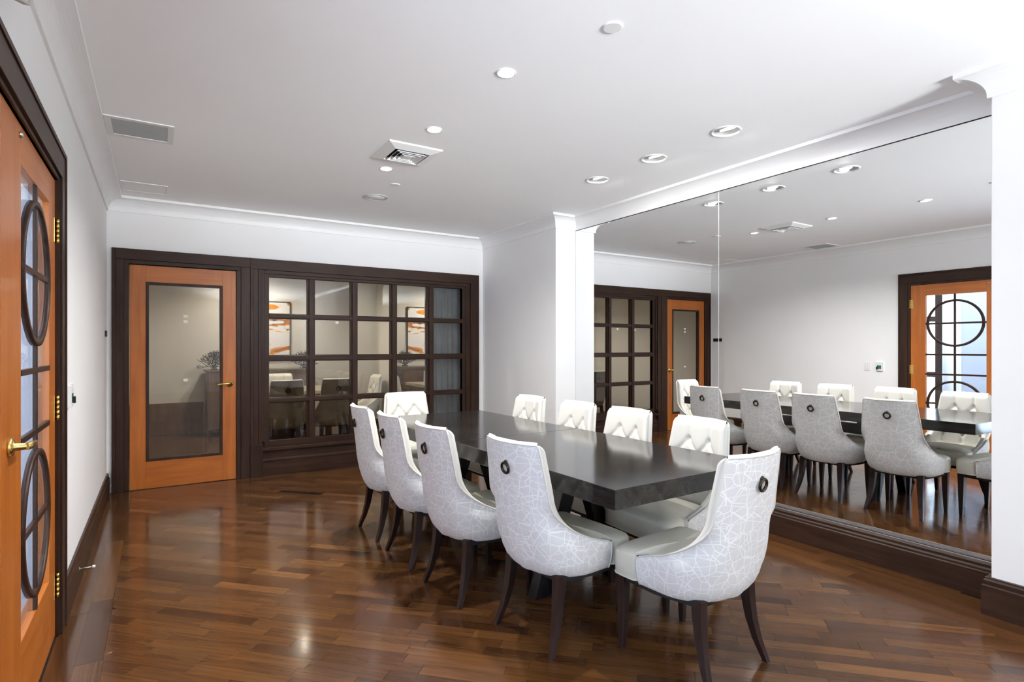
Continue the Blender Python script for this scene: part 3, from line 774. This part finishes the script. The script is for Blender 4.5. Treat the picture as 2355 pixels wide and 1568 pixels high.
CH = [
 (1.685, 2.216, -84.5, 'pale crackle-cloth dining chair facing the mirror, seat touching the chair at the open table end'),
 (1.566, 2.838, -87.5, 'pale crackle-cloth dining chair facing the mirror, third from the glazed partition'),
 (1.550, 3.440, -90.0, 'pale crackle-cloth dining chair facing the mirror, second from the glazed partition'),
 (1.547, 4.035, -90.0, 'pale crackle-cloth dining chair facing the mirror, first from the glazed partition'),
 (2.412, 2.238, 88.0, 'cream tufted dining chair backing onto the mirror, fourth from the glazed partition'),
 (2.430, 2.833, 91.0, 'cream tufted dining chair backing onto the mirror, third from the glazed partition'),
 (2.425, 3.385, 90.0, 'cream tufted dining chair backing onto the mirror, second from the glazed partition'),
 (2.420, 4.020, 92.0, 'cream tufted dining chair backing onto the mirror, first from the glazed partition'),
 (1.935, 4.640, 178.0, 'cream tufted dining chair at the table head by the glazed partition'),
 (2.010, 1.715, 4.0, 'pale crackle-cloth dining chair pulled up to the open end of the table'),
]
for i, (x, y, r, lb) in enumerate(CH):
    o = proto if i == 0 else copy_tree(proto)
    o.location = (x, y, 0); o.rotation_euler = (0, 0, math.radians(r))
    o.scale = (1, 1, .986)
    tag(o, lb, 'chair', 'dining chairs round the black table')

# ------------------------------------------------------------------ table
TC = (2.020, 3.108); TRZ = math.radians(1.27); TWD, TLN, TZ, TTH = .992, 2.80, .785, .083
tb = empty('dining_table', (TC[0], TC[1], 0), TRZ, label='long black wood dining table with thick top and splayed trestle legs', cat='table')
def TBX(name, mat, *d, bev=0.0): return MB().box(*d).build(name, mat, tb, bev, world=False)
TBX('table_leaf', 'table', -TWD / 2, TWD / 2, -TLN / 2, -.0008, TZ - TTH, TZ, bev=.0025)
TBX('table_leaf', 'table', -TWD / 2, TWD / 2, .0008, TLN / 2, TZ - TTH, TZ, bev=.0025)
for yc in (-.575, .617):
    for sg in (-1, 1):
        rs = []
        for z, xo in ((0, .275), (TZ - TTH - .03, .045 if sg > 0 else .045)):
            rs.append([(sg * xo - .048, yc - .035, z), (sg * xo + .048, yc - .035, z), (sg * xo + .048, yc + .035, z), (sg * xo - .048, yc + .035, z)])
        MB().rings(rs, False).build('trestle_leg', 'table_base', tb, .003, world=False)
    TBX('top_plate', 'table_base', -.36, .36, yc - .10, yc + .10, TZ - TTH - .03, TZ - TTH, bev=.002)
TBX('stretcher', 'table_base', -.035, .035, -.55, .60, .53, .63, bev=.003)

# ------------------------------------------------------------------ ceiling fittings
def lamp_disc(name, loc, target, power, size, col, parent):
    d = bpy.data.lights.new(name, 'AREA'); d.shape = 'DISK'; d.size = size; d.energy = power; d.color = col
    o = bpy.data.objects.new(name, d); COL.objects.link(o); o.location = loc
    o.rotation_euler = (Vector(target) - Vector(loc)).to_track_quat('-Z', 'Y').to_euler()
    o.parent = parent; o.matrix_parent_inverse = Matrix.Translation(parent.location).inverted()
    return o
def spot(name, loc, target, power, angle, blend, col, rad):
    d = bpy.data.lights.new(name, 'SPOT'); d.energy = power; d.spot_size = math.radians(angle); d.spot_blend = blend
    d.color = col; d.shadow_soft_size = rad
    o = bpy.data.objects.new(name, d); COL.objects.link(o); o.location = loc
    v_ = Vector(target) - Vector(loc); o.rotation_euler = v_.to_track_quat('-Z', 'Y').to_euler(); return o
for (x, y), lb in zip(DL, ('small round ceiling downlight beside the blank round cover', 'small round ceiling downlight just past the square vent', 'small round ceiling downlight between square vent and speaker')):
    e = empty('downlight', (x, y, H - .004), label=lb, cat='ceiling light', group='small downlights over the table')
    MB().lathe([(.038, H + .004), (.038, H - .003), (.044, H - .006), (.0515, H - .004), (.052, H + .001)], (x, y, 0), 'z', 32, cap0=False, cap1=False).build('trim_ring', 'plastic', e)
    MB().lathe([(.0385, H), (.037, H + .012), (.035, H + .018)], (x, y, 0), 'z', 32, cap0=False, cap1=False).build('can', 'can', e)
    MB().lathe([(.001, H + .013), (.0345, H + .013), (.0345, H + .016)], (x, y, 0), 'z', 32, cap0=False).build('lens', 'lens', e)
    lamp_disc('downlight_beam', (x, y, H + .0115), (x, y, 0), LAMP_D, .064, (1, .985, .965), e)
for (x, y), lb in zip(WW, ('large angled ceiling lamp farthest from the partition, aimed at the mirror', 'middle large angled ceiling lamp aimed at the mirror', 'large angled ceiling lamp nearest the partition pillar, aimed at the mirror')):
    e = empty('mirror_lamp', (x, y, H - .004), label=lb, cat='ceiling light', group='angled lamps along the mirror')
    MB().lathe([(.082, H + .004), (.082, H - .003), (.086, H - .007), (.094, H - .004), (.0945, H + .001)], (x, y, 0), 'z', 36, cap0=False, cap1=False).build('trim_ring', 'plastic', e)
    MB().lathe([(.0825, H), (.080, H + .03), (.070, H + .062), (.05, H + .085), (.001, H + .09)], (x, y, 0), 'z', 36, cap0=False, cap1=False).build('scoop', 'can', e)
    ln_ = MB().lathe([(.001, 0), (.052, 0), (.052, .006)], (0, 0, 0), 'z', 28, cap0=False).build('lens', 'lens', e, world=False)
    ln_.location = (.022, 0, .020); ln_.rotation_euler = (0, math.radians(-15), 0)
    lamp_disc('mirror_lamp_beam', (x + .030, y, H - .011), (x + .030 + .17, y, H - .011 - .985), LAMP_W, .062, (1, .98, .95), e)
def disc(name, x, y, r, mat, label, cat, inner=None):
    e = empty(name, (x, y, H), label=label, cat=cat)
    MB().lathe([(r, H + .001), (r, H - .004), (r - .004, H - .007), (.001 if inner is None else inner, H - .007)] + ([] if inner is None else [(inner, H - .003)]), (x, y, 0), 'z', 36, smooth=False, cap0=False, cap1=inner is None).build('rim' if inner else 'cover', mat, e)
    return e
disc('blank_cover', 1.683, 1.851, .043, 'plastic', 'flat round white cover plate on the ceiling, farthest from the partition', 'cover plate')
disc('sprinkler_cover', 1.731, 4.645, .041, 'plastic', 'small flat round sprinkler cover beside the ceiling speaker', 'cover plate')
sp = disc('ceiling_speaker', 1.722, 5.135, .113, 'grille', 'round flush ceiling speaker near the partition', 'speaker', .097)
MB().lathe([(.001, H - .004), (.097, H - .004), (.097, H - .002)], (1.722, 5.135, 0), 'z', 36, cap0=False).build('speaker_grille', 'plastic', sp)
# square four-way vent
vx, vy, vs_ = 1.520, 3.850, .198
e = empty('ceiling_vent', (vx, vy, H), label='square four-way air vent with nested louvres in the ceiling', cat='vent')
def frus(cx_, cy_, a0, z0, a1, z1, th=.003):
    o0 = [(cx_ - a0, cy_ - a0), (cx_ + a0, cy_ - a0), (cx_ + a0, cy_ + a0), (cx_ - a0, cy_ + a0)]
    o1 = [(cx_ - a1, cy_ - a1), (cx_ + a1, cy_ - a1), (cx_ + a1, cy_ + a1), (cx_ - a1, cy_ + a1)]
    return [(x, y, z0) for x, y in o0], [(x, y, z1) for x, y in o1]
MB().box(vx - .13, vx + .13, vy - .13, vy + .13, H - .004, H - .001).build('duct', 'duct', e)
r0, r1 = frus(vx, vy, vs_, H, vs_ - .004, H - .010); r2 = frus(vx, vy, .128, H - .030, .124, H - .010)
MB().rings([r0, r1, r2[0], r2[1]], False, False, False).build('frame', 'plastic', e)
for k, a in enumerate((.108, .080, .050)):
    q0, q1 = frus(vx, vy, a, H - .036, a - .022, H - .012); q2 = [(x * 1, y, z + .004) for x, y, z in q0]
    MB().rings([q1, q0, q2], False, False, False).build('louvre', 'plastic', e)
MB().box(vx - .03, vx + .03, vy - .03, vy + .03, H - .034, H - .030).build('centre_plate', 'plastic', e)
# return grille by the left wall
gx0, gx1, gy0, gy1 = -.279, .089, 4.168, 4.536
e = empty('return_grille', (-.095, 4.352, H), label='grey slatted return air grille in the ceiling by the long wall', cat='vent')
g = MB(); t = .034; zb = H - .006
for q in ((gx0, gx0 + t, gy0, gy1), (gx1 - t, gx1, gy0, gy1), (gx0 + t, gx1 - t, gy0, gy0 + t), (gx0 + t, gx1 - t, gy1 - t, gy1)): g.box(q[0], q[1], q[2], q[3], zb, H + .001)
g.build('frame', 'plastic', e, .001)
B('backing', 'grille', e, gx0 + t, gx1 - t, gy0 + t, gy1 - t, H - .0012, H - .0002)
for k in range(16):
    y = gy0 + t + .004 + k * .0187
    MB().add([(gx0 + t, y, zb + .001), (gx1 - t, y, zb + .001), (gx1 - t, y + .015, H - .001), (gx0 + t, y + .015, H - .001), (gx0 + t, y + .001, zb + .0002), (gx1 - t, y + .001, zb + .0002), (gx1 - t, y + .0165, H - .001), (gx0 + t, y + .0165, H - .001)],
             [(0, 1, 2, 3), (7, 6, 5, 4), (0, 4, 5, 1), (1, 5, 6, 2), (2, 6, 7, 3), (3, 7, 4, 0)]).build('slat', 'plastic', e)
e = empty('access_panel', (-.1, 5.91, H), label='faint flush access panel in the ceiling corner', cat='access panel')
B('panel', 'ceil', e, -.255, .062, 5.762, 6.062, H - .003, H + .001, bev=.001)
g = MB()
for q in ((-.268, -.259, 5.748, 6.075), (.066, .075, 5.748, 6.075), (-.259, .066, 5.748, 5.758), (-.259, .066, 6.066, 6.075)): g.box(q[0], q[1], q[2], q[3], H - .004, H + .001)
g.build('frame', 'trimw', e)

# ------------------------------------------------------------------ fittings on the long wall
e = empty('light_switch', (XL, 3.895, 1.10), label='white rocker switch plate on the long wall', cat='switch')
B('plate', 'plastic', e, XL, XL + .006, 3.860, 3.932, 1.045, 1.160, bev=.002)
B('rocker', 'plastic', e, XL + .006, XL + .010, 3.880, 3.912, 1.068, 1.136, bev=.002)
e = empty('thermostat', (XL, 3.735, 1.10), label='white thermostat with small green screen beside the door casing', cat='thermostat')
B('body', 'plastic', e, XL, XL + .022, 3.697, 3.772, 1.045, 1.160, bev=.004)
B('screen', 'lcd', e, XL + .0222, XL + .024, 3.708, 3.760, 1.070, 1.118)
B('button', 'sign', e, XL + .0222, XL + .034, 3.750, 3.768, 1.064, 1.100, bev=.002)
e = empty('wall_plaque', (XL, 6.30, 1.48), label='small dark plaque on the long wall near the corner', cat='plaque')
B('plaque', 'sign', e, XL, XL + .008, 6.205, 6.378, 1.455, 1.508, bev=.002)
e = empty('door_stop', (XL, 3.93, .10), label='slim white tipped door stop on the skirting', cat='door stop')
MB().tube([(XL + .020, 4.02, .10), (XL + .085, 4.02, .10)], .0035, 8).build('rod', 'alu', e)
MB().lathe([(.001, XL + .082), (.008, XL + .082), (.009, XL + .090), (.007, XL + .098), (.001, XL + .098)], (0, 4.02, .10), 'x', 12).build('rubber_tip', 'plastic', e)
MB().lathe([(.001, XL + .012), (.011, XL + .012), (.011, XL + .026), (.001, XL + .026)], (0, 4.02, .10), 'x', 12).build('base', 'alu', e)
# emergency light over the door
e = empty('emergency_light', (XL, 2.04, 2.34), label='white twin-lamp fitting on the wall above the ringed door', cat='emergency light')
B('housing', 'plastic', e, XL, XL + .045, 1.93, 2.15, 2.40, 2.50, bev=.008)
for yy in (1.98, 2.10):
    hd = MB().lathe([(.001, XL + .04), (.026, XL + .04), (.036, XL + .075), (.036, XL + .09), (.030, XL + .088), (.001, XL + .08)], (0, yy, 2.375), 'x', 20).build('lamp_head', 'plastic', e)
    MB().lathe([(.001, XL + .089), (.031, XL + .089)], (0, yy, 2.375), 'x', 20, cap0=False, cap1=False).build('lamp_face', 'alu', hd)

# ------------------------------------------------------------------ dining room seen beyond the partition
XF0, XF1, YF1, ZF = -0.40, 2.95, 10.12, 2.70
YF0 = YB + .14
tag(B('floor_beyond', 'far_floor', None, XF0 - .12, 4.0, YF0 - .12, YF1 + .2, -.12, -.001), 'brown floor of the room beyond the partition', 'floor', kind='structure')
tag(B('ceiling_beyond', 'far_ceil', None, XF0 - .12, 4.0, YF0, YF1 + .2, ZF, ZF + .1), 'beige ceiling of the room beyond the partition', 'ceiling', kind='structure')
tag(B('wall_beyond_back', 'far_wall', None, XF0 - .12, 4.0, YF1, YF1 + .12, 0, ZF), 'beige end wall behind the orange painting', 'wall', kind='structure')
tag(B('wall_beyond_left', 'far_wall', None, XF0 - .12, XF0, YF0, YF1, 0, ZF), 'beige side wall of the room beyond the partition', 'wall', kind='structure')
tag(MB().box(XF1, XF1 + .12, 8.02, YF1, 0, ZF).box(XF1 + .012, XF1 + .12, YF0 + .16, 8.02, 0, ZF).box(XF1 - .30, XF1, 8.75, 9.15, 0, ZF).build('wall_beyond_right', 'far_wall'), 'beige side wall with pilaster in the room beyond', 'wall', kind='structure')
tag(B('trim_3', 'far_ceil', None, XF0, XF1, YF1 - .10, YF1, ZF - .12, ZF), 'beige cornice over the orange painting', 'moulding', kind='structure')
tag(B('reflection_band', 'walnut', None, XF0, .60, YF1 - .025, YF1, 0, .50), 'brown band on the end wall standing in for the table reflection', 'skirting', kind='structure')  # dark band stands in for the table's reflection in the door glass
e = empty('wall_mirror', (XF1, 7.3, .2), label='mirror on the side wall of the room beyond the partition', cat='mirror')
B('silvered_sheet', 'mirror', e, XF1, XF1 + .006, YF0 + .16, 8.0, .2, 2.55)
cu = MB(); rs = []
n = 60
for z in (.02, ZF - .02): rs.append([(2.86 + 1.0 * i / n, YF0 + .05 + .012 * math.sin(i * 1.35) + .006 * math.sin(i * .6), z) for i in range(n + 1)] + [(2.86 + 1.0 * i / n, YF0 + .058 + .012 * math.sin(i * 1.35) + .006 * math.sin(i * .6), z) for i in range(n, -1, -1)])
cu.rings(rs, True); tag(cu.build('curtain', 'curtain'), 'grey drape behind the last column of panes', 'curtain')
e = empty('painting', (1.38, YF1 - .03, 1.16), label='orange and white abstract painting in a thin black frame', cat='painting')
ax0, ax1, az0, az1 = .855, 1.905, 1.16, 2.125
B('canvas', 'canvas', e, ax0 + .012, ax1 - .012, YF1 - .030, YF1 - .004, az0 + .012, az1 - .012)
g = MB()
for q in ((ax0, ax0 + .014, az0, az1), (ax1 - .014, ax1, az0, az1), (ax0 + .014, ax1 - .014, az0, az0 + .014), (ax0 + .014, ax1 - .014, az1 - .014, az1)): g.box(q[0], q[1], YF1 - .04, YF1, q[2], q[3])
g.build('frame', 'sign', e)
e = empty('sideboard', (1.4, 9.85, 0), label='brown wood sideboard below the orange painting', cat='sideboard')
B('top', 'walnut', e, .60, 2.20, 9.60, 10.09, .985, 1.01, bev=.003)
B('body', 'walnut', e, .63, 2.17, 9.63, 10.08, .10, .985)
for k in range(3):
    a = .64 + k * .51; dd = B('door', 'walnut', e, a + .005, a + .505, 9.612, 9.63, .12, .97, bev=.002)
    MB().lathe([(.001, 9.60), (.010, 9.60), (.010, 9.612)], (a + .46, 0, .6), 'y', 10).build('knob', 'bronze', dd)
for x in (.67, 2.13):
    for y in (9.67, 10.04): B('foot', 'espresso', e, x - .02, x + .02, y - .02, y + .02, 0, .10)
rc = random.Random(11)
for cxx, lb in ((.735, 'dark branching coral ornament at the door end of the sideboard'), (2.06, 'dark branching coral ornament at the pane end of the sideboard')):
    e = empty('coral_ornament', (cxx, 9.80, 1.01), label=lb, cat='ornament', group='coral ornaments on the sideboard')
    B('stand', 'coral', e, cxx - .045, cxx + .045, 9.77, 9.83, 1.01, 1.03, bev=.003)
    g = MB()
    def branch(x, z, y, a, L, d):
        x2, z2, y2 = x + L * math.sin(a), max(1.04, z + L * math.cos(a)), y + rc.uniform(-.006, .006)
        g.tube([(x, y, z), ((x + x2) / 2 + rc.uniform(-.003, .003), (y + y2) / 2, (z + z2) / 2), (x2, y2, z2)], [.006 * .86 ** d + .0012, .0055 * .86 ** d + .0012, .005 * .86 ** d + .0012], 5)
        if d < 7 and z2 < 1.40:
            for s_ in (-1, 1):
                if d < 2.5 or rc.random() < .78: branch(x2, z2, y2, a * .92 + s_ * rc.uniform(.15, .55), L * rc.uniform(.85, 1.08), d + 1)
    for a0 in (-1.0, -.62, -.3, 0, .3, .62, 1.0): branch(cxx, 1.03, 9.80, a0, .040, 1.0)
    g.build('branches', 'coral', e)
e = empty('far_dining_table', (1.55, 8.45, 0), label='pale topped dining table in the room beyond', cat='table')
B('tabletop', 'tan', e, 1.05, 2.35, 7.95, 9.05, .72, .765, bev=.003)
B('apron', 'walnut', e, 1.11, 2.29, 8.01, 8.99, .62, .72)
for x in (1.15, 2.25):
    for y in (8.05, 8.95): B('leg', 'walnut', e, x - .04, x + .04, y - .04, y + .04, 0, .62, bev=.003)
for (x, y, r, lb) in ((1.62, 9.18, 180, 'cream tufted chair beyond the partition, between far table and sideboard'), (2.52, 8.35, 92, 'cream tufted chair beyond the partition, beside the side wall pilaster')):
    o = copy_tree(proto); o.location = (x, y, 0); o.rotation_euler = (0, 0, math.radians(r)); tag(o, lb, 'chair', 'chairs of the room beyond')
bp = make_chair('brown_cloth', 'tan', 'leather')
for i, (x, y, r, lb) in enumerate(((1.98, 7.72, 0, 'brown backed chair beyond the partition, pulled up under the far table'), (1.32, 7.68, 6, 'brown backed chair beyond the partition, next to the orange door'))):
    o = bp if i == 0 else copy_tree(bp)
    o.location = (x, y, 0); o.rotation_euler = (0, 0, math.radians(r)); tag(o, lb, 'chair', 'chairs of the room beyond')
for x, y, lb in ((1.3, 9.3, 'round ceiling lamp in front of the orange painting'), (1.7, 7.9, 'round ceiling lamp over the far table')):
    e = empty('far_downlight', (x, y, ZF - .004), label=lb, cat='ceiling light', group='lamps of the room beyond')
    MB().lathe([(.05, ZF), (.05, ZF - .004), (.07, ZF - .006), (.071, ZF)], (x, y, 0), 'z', 28, cap0=False, cap1=False).build('trim_ring', 'plastic', e)
    MB().lathe([(.001, ZF - .002), (.05, ZF - .002)], (x, y, 0), 'z', 28, cap0=False, cap1=False).build('lens', 'lens_far', e)
    s_ = spot('far_downlight_beam', (x, y, ZF - .02), (x, y + .2, 0), 50, 150, .6, (1, .90, .75), .05); s_.parent = e; s_.matrix_parent_inverse = Matrix.Translation(Vector((x, y, ZF - .004))).inverted()

# ------------------------------------------------------------------ hall seen through the ringed door
HX = -2.35
tag(B('floor_hall', 'hall_floor', None, HX - .4, XL - T, .4, 9.0, -.12, -.002), 'grey stone floor of the hall beyond the ringed door', 'floor', kind='structure')
tag(B('ceiling_hall', 'hall_wall', None, HX - .4, XL - T, .4, 9.0, 2.75, 2.85), 'pale ceiling of the hall beyond the ringed door', 'ceiling', kind='structure')
tag(B('wall_hall', 'hall_grey', None, HX - .12, HX, .4, 3.52, 0, 2.75), 'pale grey wall of the hall beyond the ringed door', 'wall', kind='structure')
tag(B('wall_hall_end', 'hall_wall', None, HX - .4, XL - T, .3, .4, 0, 2.75), 'pale closing wall of the hall', 'wall', kind='structure')
tag(B('wall_hall_far', 'hall_wall', None, -1.30, XL - T, 8.9, 9.0, 0, 2.75), 'pale far wall of the hall', 'wall', kind='structure')
e = empty('column', (HX + .06, 3.63, 0), label='round white column in the hall beyond the ringed door', cat='column')
MB().lathe([(.10, 0), (.10, 2.75)], (HX + .06, 3.63, 0), 'z', 32).build('shaft', 'trimw', e)
MB().lathe([(.12, 0), (.12, .10), (.11, .12)], (HX + .06, 3.63, 0), 'z', 32).build('base', 'trimw', e)
w3 = empty('window_3', (HX, 5.4, 0), label='dark framed glazing along the hall beyond the ringed door', cat='window', kind='structure')
yy = 3.80
for k in range(8):
    B('mullion', 'espresso', w3, HX - .06, HX + .02, yy - .045, yy + .045, 0, 2.75)
    if k < 7:
        for z0, z1 in ((.08, .9), (.98, 1.75), (1.83, 2.67)):
            B('pane', 'pane', w3, HX - .03, HX - .024, yy + .045, yy + .655, z0, z1)
    yy += .70
for z in (.04, .94, 1.79, 2.71): B('transom', 'espresso_y', w3, HX - .06, HX + .01, 3.80, 8.75, z - .04, z + .04)
